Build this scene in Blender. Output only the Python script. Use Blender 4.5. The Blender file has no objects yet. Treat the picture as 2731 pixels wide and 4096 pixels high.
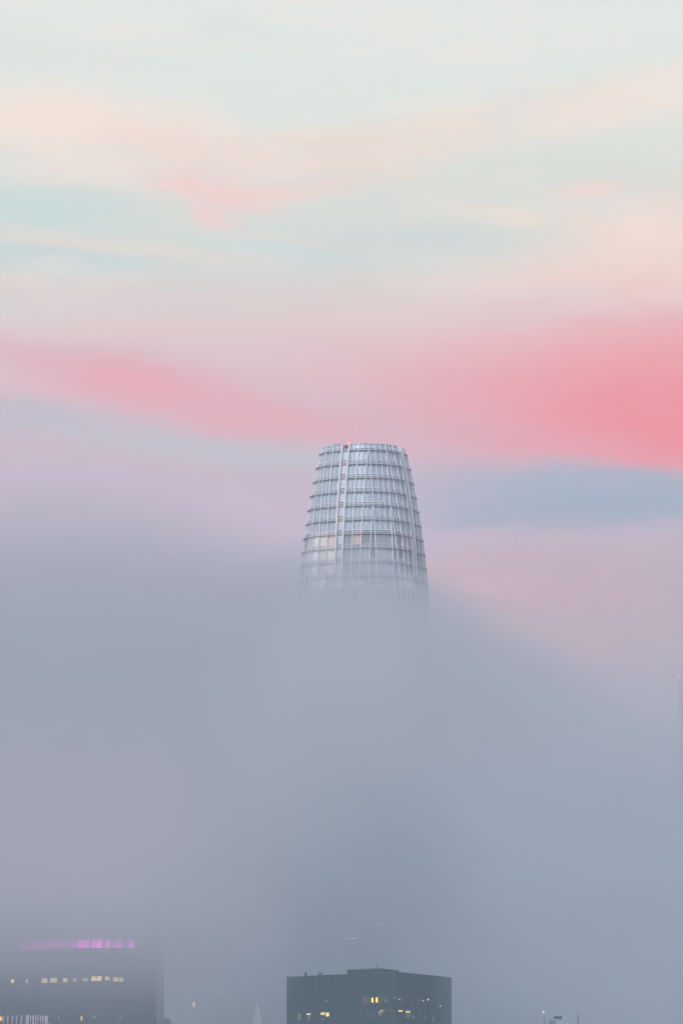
import bpy, bmesh, math, random
from mathutils import Vector, Matrix
random.seed(7)
S = bpy.context.scene
COL = S.collection
R = math.radians

# ------------------------------------------------------------------ camera
PITCH = R(7.0)
F = 24785.0                       # focal length in pixels of a 2731 x 4096 frame
CAM = Vector((0, 0, 50))
cd = bpy.data.cameras.new('camera')
cd.sensor_fit = 'VERTICAL'; cd.sensor_height = 36; cd.sensor_width = 24
cd.lens = 36 * F / 4096
cd.clip_start = 1; cd.clip_end = 30000
cam = bpy.data.objects.new('camera', cd); COL.objects.link(cam)
cam.location = CAM; cam.rotation_euler = (R(90) + PITCH, 0, 0)
S.camera = cam

def at(px, py, Y):
    """world point on the vertical plane y = Y that shows at photo position (px, py)"""
    a, b = (px - 1365.5) / F, (2048 - py) / F
    dy = math.cos(PITCH) - b * math.sin(PITCH)
    dz = math.sin(PITCH) + b * math.cos(PITCH)
    return Vector((a / dy * Y, Y, CAM.z + dz / dy * Y))

def lin(c):
    return tuple(((v / 255) / 12.92 if v / 255 <= .04045 else ((v / 255 + .055) / 1.055) ** 2.4) for v in c)

# ------------------------------------------------------------------ node helpers
class NT:
    def __init__(s, tree): s.t = tree; s.n = tree.nodes; s.l = tree.links
    def new(s, typ, **kw):
        n = s.n.new(typ)
        for k, v in kw.items(): setattr(n, k, v)
        return n
    def link(s, a, b): s.l.new(a, b)
    def math(s, op, a, b=None, c=None, clamp=False):
        n = s.new('ShaderNodeMath', operation=op, use_clamp=clamp)
        for i, v in enumerate((a, b, c)):
            if v is None: continue
            if isinstance(v, (int, float)): n.inputs[i].default_value = v
            else: s.link(v, n.inputs[i])
        return n.outputs[0]
    def mix(s, fac, a, b, blend='MIX'):
        n = s.new('ShaderNodeMix', data_type='RGBA', blend_type=blend)
        for sock, v in ((n.inputs[0], fac), (n.inputs[6], a), (n.inputs[7], b)):
            if isinstance(v, (int, float)): sock.default_value = v
            elif isinstance(v, tuple): sock.default_value = (*v[:3], 1)
            else: s.link(v, sock)
        return n.outputs[2]

def material(name):
    m = bpy.data.materials.new(name); m.use_nodes = True
    m.node_tree.nodes.clear()
    return m, NT(m.node_tree)

# ------------------------------------------------------------------ sky
SUN_EL, SUN_AZ = R(42), R(210)          # azimuth clockwise from +Y: low sun behind the camera, to its left
w = bpy.data.worlds.new('World'); S.world = w; w.use_nodes = True
w.node_tree.nodes.clear(); W = NT(w.node_tree)
tc = W.new('ShaderNodeTexCoord')
sep = W.new('ShaderNodeSeparateXYZ'); W.link(tc.outputs['Generated'], sep.inputs[0])
K = 1000 / F
az = W.math('ARCTAN2', sep.outputs[0], sep.outputs[1])
el = W.math('ARCSINE', sep.outputs[2])
A = W.math('DIVIDE', az, K)
E = W.math('DIVIDE', W.math('SUBTRACT', el, PITCH), K)
cmb = W.new('ShaderNodeCombineXYZ'); W.link(A, cmb.inputs[0]); W.link(E, cmb.inputs[1])
# wind-drawn cloud edges: the sky coordinates are warped by stretched noise
def warp(vec, scale, amp, detail, seed):
    mp = W.new('ShaderNodeMapping'); W.link(vec, mp.inputs[0])
    mp.inputs['Scale'].default_value = (scale * .38, scale, 1); mp.inputs['Location'].default_value = (seed, seed * 1.7, 0)
    nz = W.new('ShaderNodeTexNoise'); nz.noise_dimensions = '2D'; nz.inputs['Scale'].default_value = 1.0
    nz.inputs['Detail'].default_value = detail; nz.inputs['Roughness'].default_value = .5
    W.link(mp.outputs[0], nz.inputs['Vector'])
    s1 = W.new('ShaderNodeVectorMath', operation='SUBTRACT'); W.link(nz.outputs['Color'], s1.inputs[0]); s1.inputs[1].default_value = (.5, .5, .5)
    s2 = W.new('ShaderNodeVectorMath', operation='MULTIPLY_ADD'); W.link(s1.outputs[0], s2.inputs[0])
    s2.inputs[1].default_value = amp; W.link(vec, s2.inputs[2])
    return s2.outputs[0], nz.outputs[0]
V1, n1 = warp(cmb.outputs[0], 2.2, (.36, .13, 0), 5, 3.1)
V1b, n1b = warp(V1, 7.0, (.16, .075, 0), 7, 21.0)
ramp = W.new('ShaderNodeValToRGB')
mr = W.new('ShaderNodeMapRange'); mr.inputs[1].default_value = -2.2; mr.inputs[2].default_value = 2.8
mr.inputs[3].default_value = 0; mr.inputs[4].default_value = 1
sv = W.new('ShaderNodeSeparateXYZ'); W.link(V1, sv.inputs[0]); W.link(sv.outputs[1], mr.inputs[0])
W.link(mr.outputs[0], ramp.inputs[0])
def vy(y): return (2048 - y * 1.7417) / 1000
stops = [(0, (225, 230, 226)), (250, (221, 228, 222)), (420, (219, 220, 212)), (560, (209, 217, 213)), (650, (216, 210, 206)),
         (760, (222, 200, 201)), (880, (219, 188, 196)), (1000, (205, 184, 196)), (1100, (197, 182, 198)), (1250, (195, 181, 199)),
         (1400, (192, 177, 192)), (1600, (184, 174, 190)), (2000, (168, 168, 184))]
cr = ramp.color_ramp
els = [((vy(y) + 2.2) / 5.0, lin(c)) for y, c in stops][::-1]
els.append((1.0, lin((226, 232, 229))))
while len(cr.elements) > 1: cr.elements.remove(cr.elements[0])
cr.elements[0].position = els[0][0]; cr.elements[0].color = (*els[0][1], 1)
for p, c in els[1:]:
    e = cr.elements.new(p); e.color = (*c, 1)
cur = ramp.outputs[0]
def cloud(x, y, sx, sy, ang, col, st, soft=1.9, V=None):
    """one soft cloud of the evening sky: place and size in thousandths of the lens' angle, measured as azimuth and elevation"""
    global cur
    mp = W.new('ShaderNodeMapping', vector_type='TEXTURE'); W.link(V1b if V is None else V, mp.inputs[0])
    mp.inputs['Location'].default_value = ((x * 1.7417 - 1365.5) / 1000, vy(y), 0)
    mp.inputs['Rotation'].default_value = (0, 0, R(ang))
    mp.inputs['Scale'].default_value = (sx * .0017417, sy * .0017417, 1)
    ln = W.new('ShaderNodeVectorMath', operation='LENGTH'); W.link(mp.outputs[0], ln.inputs[0])
    m = W.new('ShaderNodeMapRange', interpolation_type='SMOOTHERSTEP'); W.link(ln.outputs['Value'], m.inputs[0])
    m.inputs[1].default_value = .15; m.inputs[2].default_value = soft; m.inputs[3].default_value = st; m.inputs[4].default_value = 0
    cur = W.mix(m.outputs[0], cur, lin(col))
CLOUDS = [
 (100, 290, 300, 85, 0, (244, 226, 215), .9), (450, 365, 240, 75, -12, (238, 216, 207), .8), (820, 345, 290, 62, 7, (229, 215, 205), .85),
 (1270, 265, 350, 60, 10, (235, 222, 211), .85), (1520, 215, 150, 40, 8, (241, 226, 217), .6),
 (600, 430, 240, 36, 3, (236, 210, 203), .7), (470, 440, 130, 38, -10, (243, 200, 195), .75), (480, 502, 60, 17, -12, (241, 203, 197), .75),
 (-20, 495, 300, 55, 0, (199, 217, 216), .9), (80, 600, 270, 40, 0, (199, 213, 213), .85), (850, 565, 260, 42, -4, (206, 215, 212), .75),
 (1290, 408, 200, 30, 2, (214, 221, 214), .75), (280, 566, 300, 20, -5, (231, 217, 208), .6), (640, 545, 140, 6, -4, (232, 212, 202), .5),
 (1150, 506, 150, 18, 2, (235, 223, 209), .6), (1345, 462, 80, 20, 4, (243, 209, 201), .65),
 (1540, 560, 260, 95, 4, (244, 217, 204), .85), (1450, 650, 330, 55, 2, (240, 211, 203), .7),
 (250, 700, 300, 45, 0, (211, 203, 203), .6), (60, 820, 260, 34, -3, (216, 182, 191), .6), (1150, 800, 400, 70, 5, (228, 190, 195), .5),
 (460, 925, 310, 40, -13, (229, 168, 181), .8, 2.5), (280, 868, 120, 28, -8, (233, 165, 174), .6),
 (1450, 800, 460, 110, 4, (235, 181, 185), .7, 2.0), (1600, 925, 430, 120, 3, (240, 150, 159), .9, 2.2), (1230, 930, 360, 85, -8, (228, 167, 178), .6),
 (1620, 965, 380, 88, -3, (240, 144, 155), .6, 2.2), (1650, 985, 260, 75, -2, (241, 134, 145), .65, 2.2), (1360, 1030, 260, 30, -6, (235, 150, 164), .6, 1.6), (1120, 1000, 220, 40, -7, (222, 168, 183), .45),
 (0, 960, 260, 50, -6, (188, 187, 201), .8), (500, 1032, 300, 30, -6, (192, 193, 204), .8), (150, 1100, 260, 40, 0, (196, 182, 200), .6),
 (1330, 1148, 330, 58, -2, (159, 175, 194), 1.0, 1.8), (1500, 1140, 230, 55, 0, (158, 172, 192), .8, 1.8), (1050, 1120, 130, 55, 0, (178, 177, 196), .6), (1240, 1105, 80, 26, 5, (167, 177, 195), .7), (1440, 1108, 100, 24, -4, (168, 176, 195), .7), (1180, 1180, 160, 26, 3, (160, 171, 192), .6),
 (1400, 1310, 330, 90, 0, (200, 171, 183), .8), (1450, 1450, 330, 110, -12, (205, 168, 178), .85)]
for c in CLOUDS: cloud(*c)
# thin torn streaks of cirrus, cream above and rose below, with clearer gaps between
def streaks(scale, amp, det, seed, lo, hi, e0, e1, col, st):
    global cur
    mp = W.new('ShaderNodeMapping'); W.link(V1b, mp.inputs[0]); mp.inputs['Scale'].default_value = (*scale, 1)
    mp.inputs['Location'].default_value = (seed, seed * 2.3, 0); mp.inputs['Rotation'].default_value = (0, 0, R(amp))
    nz = W.new('ShaderNodeTexNoise'); nz.noise_dimensions = '2D'; nz.inputs['Scale'].default_value = 1; nz.inputs['Detail'].default_value = det
    nz.inputs['Roughness'].default_value = .6; nz.inputs['Distortion'].default_value = .3; W.link(mp.outputs[0], nz.inputs['Vector'])
    f = W.new('ShaderNodeMapRange', interpolation_type='SMOOTHSTEP'); W.link(nz.outputs[0], f.inputs[0])
    f.inputs[1].default_value = lo; f.inputs[2].default_value = hi; f.inputs[3].default_value = 0; f.inputs[4].default_value = st
    g_ = W.new('ShaderNodeMapRange', interpolation_type='SMOOTHSTEP'); W.link(E, g_.inputs[0])
    g_.inputs[1].default_value = e0; g_.inputs[2].default_value = e1; g_.inputs[3].default_value = 0; g_.inputs[4].default_value = 1
    cur = W.mix(W.math('MULTIPLY', f.outputs[0], g_.outputs[0]), cur, lin(col))
streaks((.9, 3.6), 5, 8, 4.2, .46, .72, .6, 1.1, (248, 230, 219), .36)
streaks((1.0, 4.4), -4, 8, 17.6, .5, .74, .5, 1.0, (206, 221, 221), .38)
streaks((1.3, 9.0), -5, 9, 33.0, .5, .78, .8, 1.2, (248, 222, 212), .3)
streaks((1.6, 5.5), -7, 9, 51.0, .48, .76, 1.0, -.3, (222, 186, 198), .25)
streaks((1.2, 4.5), -8, 8, 64.0, .5, .76, .75, -.2, (186, 182, 200), .22)
# higher up and round to the sides the evening sky turns a deeper blue; a warm sunset glow is added low behind the viewer's left, for the glass to reflect
hi_f = W.new('ShaderNodeMapRange', interpolation_type='SMOOTHSTEP'); W.link(el, hi_f.inputs[0])
hi_f.inputs[1].default_value = R(13); hi_f.inputs[2].default_value = R(38); hi_f.inputs[3].default_value = 0; hi_f.inputs[4].default_value = 1
cur = W.mix(hi_f.outputs[0], cur, (.56, .66, .92))
gx = W.math('SUBTRACT', az, R(252 - 360)); gy = W.math('SUBTRACT', el, R(16))
gc = W.new('ShaderNodeCombineXYZ'); W.link(W.math('DIVIDE', gx, R(20)), gc.inputs[0]); W.link(W.math('DIVIDE', gy, R(17)), gc.inputs[1])
gl_ = W.new('ShaderNodeVectorMath', operation='LENGTH'); W.link(gc.outputs[0], gl_.inputs[0])
gm = W.new('ShaderNodeMapRange', interpolation_type='SMOOTHSTEP'); W.link(gl_.outputs['Value'], gm.inputs[0])
gm.inputs[1].default_value = .55; gm.inputs[2].default_value = 1.15; gm.inputs[3].default_value = 1; gm.inputs[4].default_value = 0
cur = W.mix(gm.outputs[0], cur, (1.75, 1.5, 1.38))
# fine wisps
V2, n2 = warp(cmb.outputs[0], 5.0, (.1, .1, 0), 6, 9.3)
wv = W.new('ShaderNodeMapRange'); W.link(n2, wv.inputs[0]); wv.inputs[1].default_value = .25; wv.inputs[2].default_value = .75
wv.inputs[3].default_value = .985; wv.inputs[4].default_value = 1.015

sky = W.new('ShaderNodeTexSky'); sky.sky_type = 'NISHITA'; sky.sun_disc = False
sky.sun_elevation = SUN_EL; sky.sun_rotation = SUN_AZ; sky.air_density = 1.0; sky.dust_density = 2.0
b1 = W.new('ShaderNodeBackground'); W.link(sky.outputs[0], b1.inputs[0]); b1.inputs[1].default_value = .08
b2 = W.new('ShaderNodeBackground'); W.link(cur, b2.inputs[0]); b2.inputs[1].default_value = 1.09
# cloud cover: nearly closed towards the horizon, opening overhead where the clear sky shows
cov = W.new('ShaderNodeMapRange', interpolation_type='SMOOTHSTEP'); W.link(el, cov.inputs[0])
cov.inputs[1].default_value = R(14); cov.inputs[2].default_value = R(60); cov.inputs[3].default_value = .97; cov.inputs[4].default_value = .55
ms = W.new('ShaderNodeMixShader'); W.link(cov.outputs[0], ms.inputs[0]); W.link(b1.outputs[0], ms.inputs[1]); W.link(b2.outputs[0], ms.inputs[2])
wo = W.new('ShaderNodeOutputWorld'); W.link(ms.outputs[0], wo.inputs[0])

sl = bpy.data.lights.new('sun', 'SUN'); sl.energy = 1.3; sl.angle = R(16); sl.color = (1.0, .93, .93)
so = bpy.data.objects.new('sun', sl); COL.objects.link(so)
sd = Vector((math.sin(SUN_AZ) * math.cos(SUN_EL), math.cos(SUN_AZ) * math.cos(SUN_EL), math.sin(SUN_EL)))
so.rotation_euler = sd.to_track_quat('Z', 'Y').to_euler(); so.location = (0, 0, 600)

# ------------------------------------------------------------------ object helpers
def link_mesh(name, bm, mat, parent=None, smooth=False):
    me = bpy.data.meshes.new(name)
    bmesh.ops.recalc_face_normals(bm, faces=bm.faces)
    bm.to_mesh(me); bm.free()
    if isinstance(mat, (list, tuple)):
        for m_ in mat: me.materials.append(m_)
    else: me.materials.append(mat)
    if smooth:
        for p in me.polygons: p.use_smooth = True
    o = bpy.data.objects.new(name, me); COL.objects.link(o)
    if parent: o.parent = parent
    return o
def tag(o, label=None, cat=None, group=None, kind=None):
    if label: o['label'] = label
    if cat: o['category'] = cat
    if group: o['group'] = group
    if kind: o['kind'] = kind
    return o

# ------------------------------------------------------------------ fog
def vol(name, dens, col, aniso=0.0):
    m, n = material(name)
    v = n.new('ShaderNodeVolumePrincipled'); v.inputs['Density'].default_value = dens
    v.inputs['Color'].default_value = (*col, 1); v.inputs['Anisotropy'].default_value = aniso
    o = n.new('ShaderNodeOutputMaterial'); n.link(v.outputs[0], o.inputs['Volume'])
    return m
def smooth_curve(pts, x):
    if x <= pts[0][0]: return pts[0][1]
    for (x0, y0), (x1, y1) in zip(pts, pts[1:]):
        if x <= x1:
            t = (x - x0) / (x1 - x0); t = t * t * (3 - 2 * t) if False else t
            return y0 + (y1 - y0) * t
    return pts[-1][1]
def hash_noise(x, z, s=0):
    return (math.sin(x * .031 + s) * math.cos(z * .047 + s * 2) + .5 * math.sin(x * .083 - z * .061 + s * 3) + .3 * math.sin(x * .17 + z * .13 + s)) / 1.8
def fog_body(name, mat, xs, rows, Y0, shear, label, tf, tb):
    """closed lens of fog: for every x and row a front at Y0 - tf and a back at Y0 + tb, the rows climbing away from the viewer"""
    bm = bmesh.new(); F_, B_ = [], []
    for x in xs:
        f, b = [], []
        for v in range(rows):
            u = v / (rows - 1)
            z, t1, t2 = tf(x, u), None, None
            zc, t1, t2 = z
            f.append(bm.verts.new((x, Y0 - t1, zc - shear * t1))); b.append(bm.verts.new((x, Y0 + t2, zc + shear * t2)))
        F_.append(f); B_.append(b)
    nx = len(xs)
    for i in range(nx - 1):
        for j in range(rows - 1):
            bm.faces.new((F_[i][j], F_[i + 1][j], F_[i + 1][j + 1], F_[i][j + 1]))
            bm.faces.new((B_[i][j], B_[i][j + 1], B_[i + 1][j + 1], B_[i + 1][j]))
    for i in range(nx - 1):
        bm.faces.new((F_[i][0], B_[i][0], B_[i + 1][0], F_[i + 1][0]))
        bm.faces.new((F_[i][-1], F_[i + 1][-1], B_[i + 1][-1], B_[i][-1]))
    for j in range(rows - 1):
        bm.faces.new((F_[0][j], F_[0][j + 1], B_[0][j + 1], B_[0][j]))
        bm.faces.new((F_[-1][j], B_[-1][j], B_[-1][j + 1], F_[-1][j + 1]))
    o = link_mesh(name, bm, mat, smooth=False)
    tag(o, label, 'fog', None, 'stuff')
    return o
PURPLE = 4.4; HLIT = 1.35; CORN = 9; MIST = .00021; HAZE = .00009
# ------------------------------------------------------------------ materials
def pbr(name, col, rough=.5, metal=0., spec=None, ior=None):
    m, n = material(name)
    p = n.new('ShaderNodeBsdfPrincipled')
    p.inputs['Base Color'].default_value = (*col, 1); p.inputs['Roughness'].default_value = rough; p.inputs['Metallic'].default_value = metal
    if ior: p.inputs['IOR'].default_value = ior
    o = n.new('ShaderNodeOutputMaterial'); n.link(p.outputs[0], o.inputs[0])
    return m, n, p
def weathered(name, col, rough, metal=0, amt=.12, scale=.4, ior=None):
    """paint or metal with faint streaks of dirt"""
    m, n, p = pbr(name, col, rough, metal, ior=ior)
    tc = n.new('ShaderNodeTexCoord'); mp = n.new('ShaderNodeMapping'); n.link(tc.outputs['Object'], mp.inputs[0])
    mp.inputs['Scale'].default_value = (scale, scale, scale * .2)
    z = n.new('ShaderNodeTexNoise'); z.inputs['Scale'].default_value = 1; z.inputs['Detail'].default_value = 4; n.link(mp.outputs[0], z.inputs['Vector'])
    r_ = n.new('ShaderNodeMapRange'); n.link(z.outputs[0], r_.inputs[0]); r_.inputs[1].default_value = .3; r_.inputs[2].default_value = .7
    r_.inputs[3].default_value = 1 - amt; r_.inputs[4].default_value = 1 + amt
    vm = n.new('ShaderNodeVectorMath', operation='SCALE'); vm.inputs[0].default_value = col; n.link(r_.outputs[0], vm.inputs['Scale'])
    n.link(vm.outputs[0], p.inputs['Base Color'])
    return m
def glow(name, col, st):
    m, n = material(name); e = n.new('ShaderNodeEmission'); e.inputs[0].default_value = (*lin(col), 1); e.inputs[1].default_value = st
    o = n.new('ShaderNodeOutputMaterial'); n.link(e.outputs[0], o.inputs[0]); return m

M_fin = weathered('white aluminium fin', (.78, .78, .81), .4, .0, .05)
M_ring = weathered('grey aluminium ledge', (.52, .55, .59), .45, .0, .06)
M_joint = pbr('dark joint', (.10, .11, .13), .5)[0]
M_dark = pbr('dark recess', (.035, .04, .045), .7)[0]
# perforated crown screen: glints painted as rows of bright dots over slotted metal
def screen_mat(name, base, dark, row, dot, bright, colour):
    m, n, p = pbr(name, base, .42, .2)
    tc = n.new('ShaderNodeTexCoord'); s = n.new('ShaderNodeSeparateXYZ'); n.link(tc.outputs['UV'], s.inputs[0])
    def tri(v, per):
        f = n.math('FRACT', n.math('DIVIDE', v, per)); return n.math('ABSOLUTE', n.math('SUBTRACT', f, .5))
    rows = n.math('LESS_THAN', tri(s.outputs[1], row), .27)
    dots = n.math('LESS_THAN', tri(s.outputs[0], dot), .30)
    c1 = n.mix(rows, base, dark)
    wn = n.new('ShaderNodeTexWhiteNoise', noise_dimensions='2D')
    cell = n.new('ShaderNodeCombineXYZ')
    n.link(n.math('FLOOR', n.math('DIVIDE', s.outputs[0], dot)), cell.inputs[0]); n.link(n.math('FLOOR', n.math('DIVIDE', s.outputs[1], row)), cell.inputs[1])
    n.link(cell.outputs[0], wn.inputs['Vector'])
    on = n.math('MULTIPLY', n.math('MULTIPLY', rows, dots), n.math('ADD', n.math('MULTIPLY', wn.outputs[0], .7), .45))
    c2 = n.mix(on, c1, bright)
    n.link(c2, p.inputs['Base Color'])
    return m
M_screen = screen_mat('perforated crown screen', (.36, .48, .57), (.18, .31, .42), .46, .42, (.85, .93, .98), None)
M_louver = screen_mat('slot louvre', (.66, .67, .71), (.38, .42, .48), .36, .30, (.9, .92, .95), None)
def glass_mat(name, col, rough=.06, ior=2.3, metal=.15):
    m, n, p = pbr(name, col, rough, metal, ior=ior)
    oi = n.new('ShaderNodeObjectInfo'); r_ = n.new('ShaderNodeMapRange'); n.link(oi.outputs['Random'], r_.inputs[0])
    r_.inputs[3].default_value = .6; r_.inputs[4].default_value = 1.45
    vm = n.new('ShaderNodeVectorMath', operation='SCALE'); vm.inputs[0].default_value = col; n.link(r_.outputs[0], vm.inputs['Scale'])
    n.link(vm.outputs[0], p.inputs['Base Color'])
    return m
M_glass = glass_mat('coated tower glass', (.28, .35, .42))
M_pale = glass_mat('glass with blinds and painted sky reflection', (.80, .78, .76), .12, 2.0, .1)  # bright sky reflection painted into the colour, along with pale blinds
M_rose = glass_mat('glass with painted rose reflection', (.70, .54, .54), .12, 2.0, .1)  # pink sky reflection painted into the glass colour

# ------------------------------------------------------------------ ground
bm = bmesh.new(); bmesh.ops.create_grid(bm, x_segments=2, y_segments=2, size=4400)
g = link_mesh('ground', bm, weathered('dark ground', (.28, .28, .28), .9, 0, .2, .01)); g.location = (0, 3000, 0)
tag(g, kind='structure')

# ------------------------------------------------------------------ the tall tower
TY = 2000
RC = at(1452.7, 1818, TY).x
ZK = [at(1452, 1821.5 + 56.6 * k, TY).z for k in range(20)]
FLOOR = ZK[0] - ZK[1]
WK = [14.78, 15.94, 16.97, 17.93, 18.85, 19.61, 20.4, 21.07, 21.7, 22.2, 22.65, 23.0, 23.3, 23.55, 23.75, 23.9, 24.05, 24.2, 24.3, 24.4]
ZTOP = ZK[0] + 2.15
ALPHA = R(25.7)
def wall_half(z):
    pts = [(0, 25.6), (ZK[19] - 60, 25.0)] + [(ZK[k], WK[k]) for k in range(19, -1, -1)] + [(ZTOP, WK[0] - .62)]
    return smooth_curve(pts, z) - .95
def shape(z):
    W_ = wall_half(z)
    t = min(1, max(0, (ZTOP - z) / (9 * FLOOR)))
    a = W_ * (.944 + (.864 - .944) * t)
    r = (1.335 * a - W_) / .335
    s1 = a - r; RF = 75.0; th1 = s1 / RF
    x1 = RF * math.sin(th1); y1 = a - RF * (1 - math.cos(th1))
    r2 = (y1 - x1) / (math.cos(th1) - math.sin(th1))
    L = s1 + r2 * (math.pi / 4 - th1)
    return a, s1, RF, th1, x1, y1, r2, L
def P(face, s, z, off=0.0):
    a, s1, RF, th1, x1, y1, r2, L = shape(z)
    sg = 1 if s >= 0 else -1; q = abs(s)
    if q > L:                                   # past the corner: continue on the neighbour face
        return P((face + sg) % 4, -sg * (2 * L - q), z, off)
    if q <= s1:
        th = q / RF; x = RF * math.sin(th); y = a - RF * (1 - math.cos(th))
    else:
        th = th1 + (q - s1) / r2
        x = x1 + r2 * (math.sin(th) - math.sin(th1)); y = y1 - r2 * (math.cos(th1) - math.cos(th))
    x += math.sin(th) * off; y += math.cos(th) * off
    x *= sg
    A_ = -ALPHA + face * R(90)                   # face 0 looks at the camera, turned to its left; face 1 to the right
    n = (math.sin(A_), -math.cos(A_)); t = (math.cos(A_), math.sin(A_))
    return Vector((n[0] * y + t[0] * x, n[1] * y + t[1] * x, z))
tower = bpy.data.objects.new('skyscraper', None); COL.objects.link(tower); tower.location = (RC, TY, 0)
tag(tower, 'rounded glass skyscraper with white fins and ledges, its tapering crown clear of the fog', 'skyscraper')
CORNER = 2.8
def levels(z0, z1, n_per=2):
    n = max(1, int(math.ceil((z1 - z0) / (FLOOR / n_per)))); n = min(n, 40)
    return [z0 + (z1 - z0) * i / n for i in range(n + 1)]
def ribbon(bm, face, s0f, s1f, zs, o_in, o_out):
    """upright bar swept up the facade between arc positions s0f(z) and s1f(z)"""
    rows = []
    for z in zs:
        a, b = s0f(z), s1f(z)
        rows.append([bm.verts.new(P(face, a, z, o_in)), bm.verts.new(P(face, b, z, o_in)), bm.verts.new(P(face, b, z, o_out)), bm.verts.new(P(face, a, z, o_out))])
    for p, q in zip(rows, rows[1:]):
        for i in range(4):
            j = (i + 1) % 4; bm.faces.new((p[i], p[j], q[j], q[i]))
    bm.faces.new(rows[0][::-1]); bm.faces.new(rows[-1])
def fin(face, sf, z0, z1, wd=.26, o_in=-.15, o_out=.62, name='fin', mat=None):
    bm = bmesh.new(); ribbon(bm, face, lambda z: sf(z) - wd / 2, lambda z: sf(z) + wd / 2, levels(z0, z1), o_in, o_out)
    return link_mesh(name, bm, mat or M_fin, tower)
ZB = 2.0
def limit_z(s):
    """highest level at which the fin at arc s is still clear of the rounded corner"""
    z = ZTOP
    while z > ZB and shape(z)[7] - CORNER < s + .25: z -= .5
    return z
S0, PITCHF = 1.5, 3.0
ZLOW = ZK[13]
for face in range(4):
    for sg in (-1, 1):
        k = 1
        while True:
            s = S0 + PITCHF * k
            z1 = limit_z(s)
            if z1 <= ZB + 1 or s > 26: break
            zz = ZTOP - .02 if z1 >= ZTOP else z1
            fin(face, (lambda z, s=s, sg=sg: sg * s), ZB, zz)
            k += 1
        fin(face, (lambda z, sg=sg: sg * (shape(z)[7] - CORNER)), ZB, ZTOP - .02)
        # thin intermediate mullions of the crown screens
        k = 0
        while True:
            s = S0 + PITCHF * (k + .5)
            z1 = limit_z(s)
            if z1 < ZK[6] + 1.3: break
            fin(face, (lambda z, s=s, sg=sg: sg * s), ZK[6] + 1.3, min(z1, ZTOP - .05), .14, -.1, .34, 'mullion')
            k += 1
        # thin lines on the rounded corner
        fin(face, (lambda z, sg=sg: sg * (shape(z)[7] - CORNER / 3)), ZK[6] + 1.3, ZTOP - .05, .22, -.1, .4, 'mullion')
    # service slot: deep jambs either side of a louvred channel
    ZS = ZK[9] + 1.2
    for sg in (-1, 1):
        fin(face, (lambda z, sg=sg: sg * 1.26), ZS, ZTOP + .12, .45, -1.5, .72, 'slot_jamb', M_fin)
        fin(face, (lambda z, sg=sg: sg * 1.5), ZB, ZS - .02)
    bm = bmesh.new(); uvl = bm.loops.layers.uv.new('UVMap')
    zs = levels(ZS, ZTOP - 1.35, 2)
    for za, zb in zip(zs, zs[1:]):
        f = bm.faces.new([bm.verts.new(P(face, s, z, -.12)) for s, z in ((-1, za), (1, za), (1, zb), (-1, zb))])
        for lp, (u, v) in zip(f.loops, ((-1, za), (1, za), (1, zb), (-1, zb))): lp[uvl].uv = (u, v)
    link_mesh('louvre_screen', bm, M_louver, tower)
    for k in range(0, 10 if face < 2 else 1):
        for dz, h in ((1.15, .22), (.42, .24), (-.28, .28)):
            z0 = ZK[k] + dz
            if z0 < ZS + .3 or z0 > ZTOP - 1.6: continue
            bm = bmesh.new(); ribbon(bm, face, lambda z: -.95, lambda z: .55 if dz < 0 else .8, [z0, z0 + h], -.14, -.07)
            link_mesh('slot_opening', bm, M_dark, tower)
    bm = bmesh.new(); ribbon(bm, face, lambda z: -1.1, lambda z: 1.1, [ZTOP - 1.33, ZTOP - .15], -3.2, -.9)
    link_mesh('plant_housing', bm, pbr('plant grey', (.12, .115, .125), .6)[0], tower)

def arc_samples(face, sa, sb, z):
    n = max(1, int(abs(sb - sa) / .9)); return [sa + (sb - sa) * i / n for i in range(n + 1)]
def ring_mesh(z, h, o_in, o_out, name, mat, skip_slot):
    bm = bmesh.new()
    for face in range(4):
        L = shape(z)[7]
        pieces = [(-L, -1.56), (1.56, L)] if skip_slot else [(-L, L)]
        for sa, sb in pieces:
            ss = arc_samples(face, sa, sb, z); prev = None
            for i, s in enumerate(ss):
                v = [bm.verts.new(P(face, s, zz, o)) for zz, o in ((z - h / 2, o_in), (z - h / 2, o_out), (z + h / 2, o_out), (z + h / 2, o_in))]
                if prev:
                    for a in range(4):
                        b = (a + 1) % 4; bm.faces.new((prev[a], prev[b], v[b], v[a]))
                else: bm.faces.new(v)
                prev = v
            bm.faces.new(prev[::-1])
    return link_mesh(name, bm, mat, tower)
for k in range(14):
    ring_mesh(ZK[k] - .02, .2, -.1, .82, 'ledge', M_ring, k <= 8)
    ring_mesh(ZK[k] + .60, .14, -.1, .36, 'transom', M_fin, k <= 8)
    if k: ring_mesh(ZK[k] + 1.18, .14, -.1, .34, 'transom', M_fin, k <= 8)
ring_mesh(ZTOP, .16, -.45, .3, 'parapet_rail', M_fin, True)

# crown wall behind the fins, with the rows of its screen laid out along the wall
bm = bmesh.new(); uvl = bm.loops.layers.uv.new('UVMap')
zs = levels(ZK[6] + 1.15, ZTOP - .05, 2)
for za, zb in zip(zs, zs[1:]):
    for face in range(4):
        La, Lb = shape(za)[7], shape(zb)[7]
        for sg in (-1, 1):
            n = 14
            for i in range(n):
                q = []
                for (z, L, j) in ((za, La, i), (za, La, i + 1), (zb, Lb, i + 1), (zb, Lb, i)):
                    s = sg * (1.1 + (L - 1.1) * j / n); q.append((P(face, s, z, 0), (s + face * 60, z)))
                f = bm.faces.new([bm.verts.new(p) for p, _ in q])
                for lp, (_, uv) in zip(f.loops, q): lp[uvl].uv = uv
bmesh.ops.remove_doubles(bm, verts=bm.verts, dist=.001)
link_mesh('crown_screen', bm, M_screen, tower)
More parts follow.
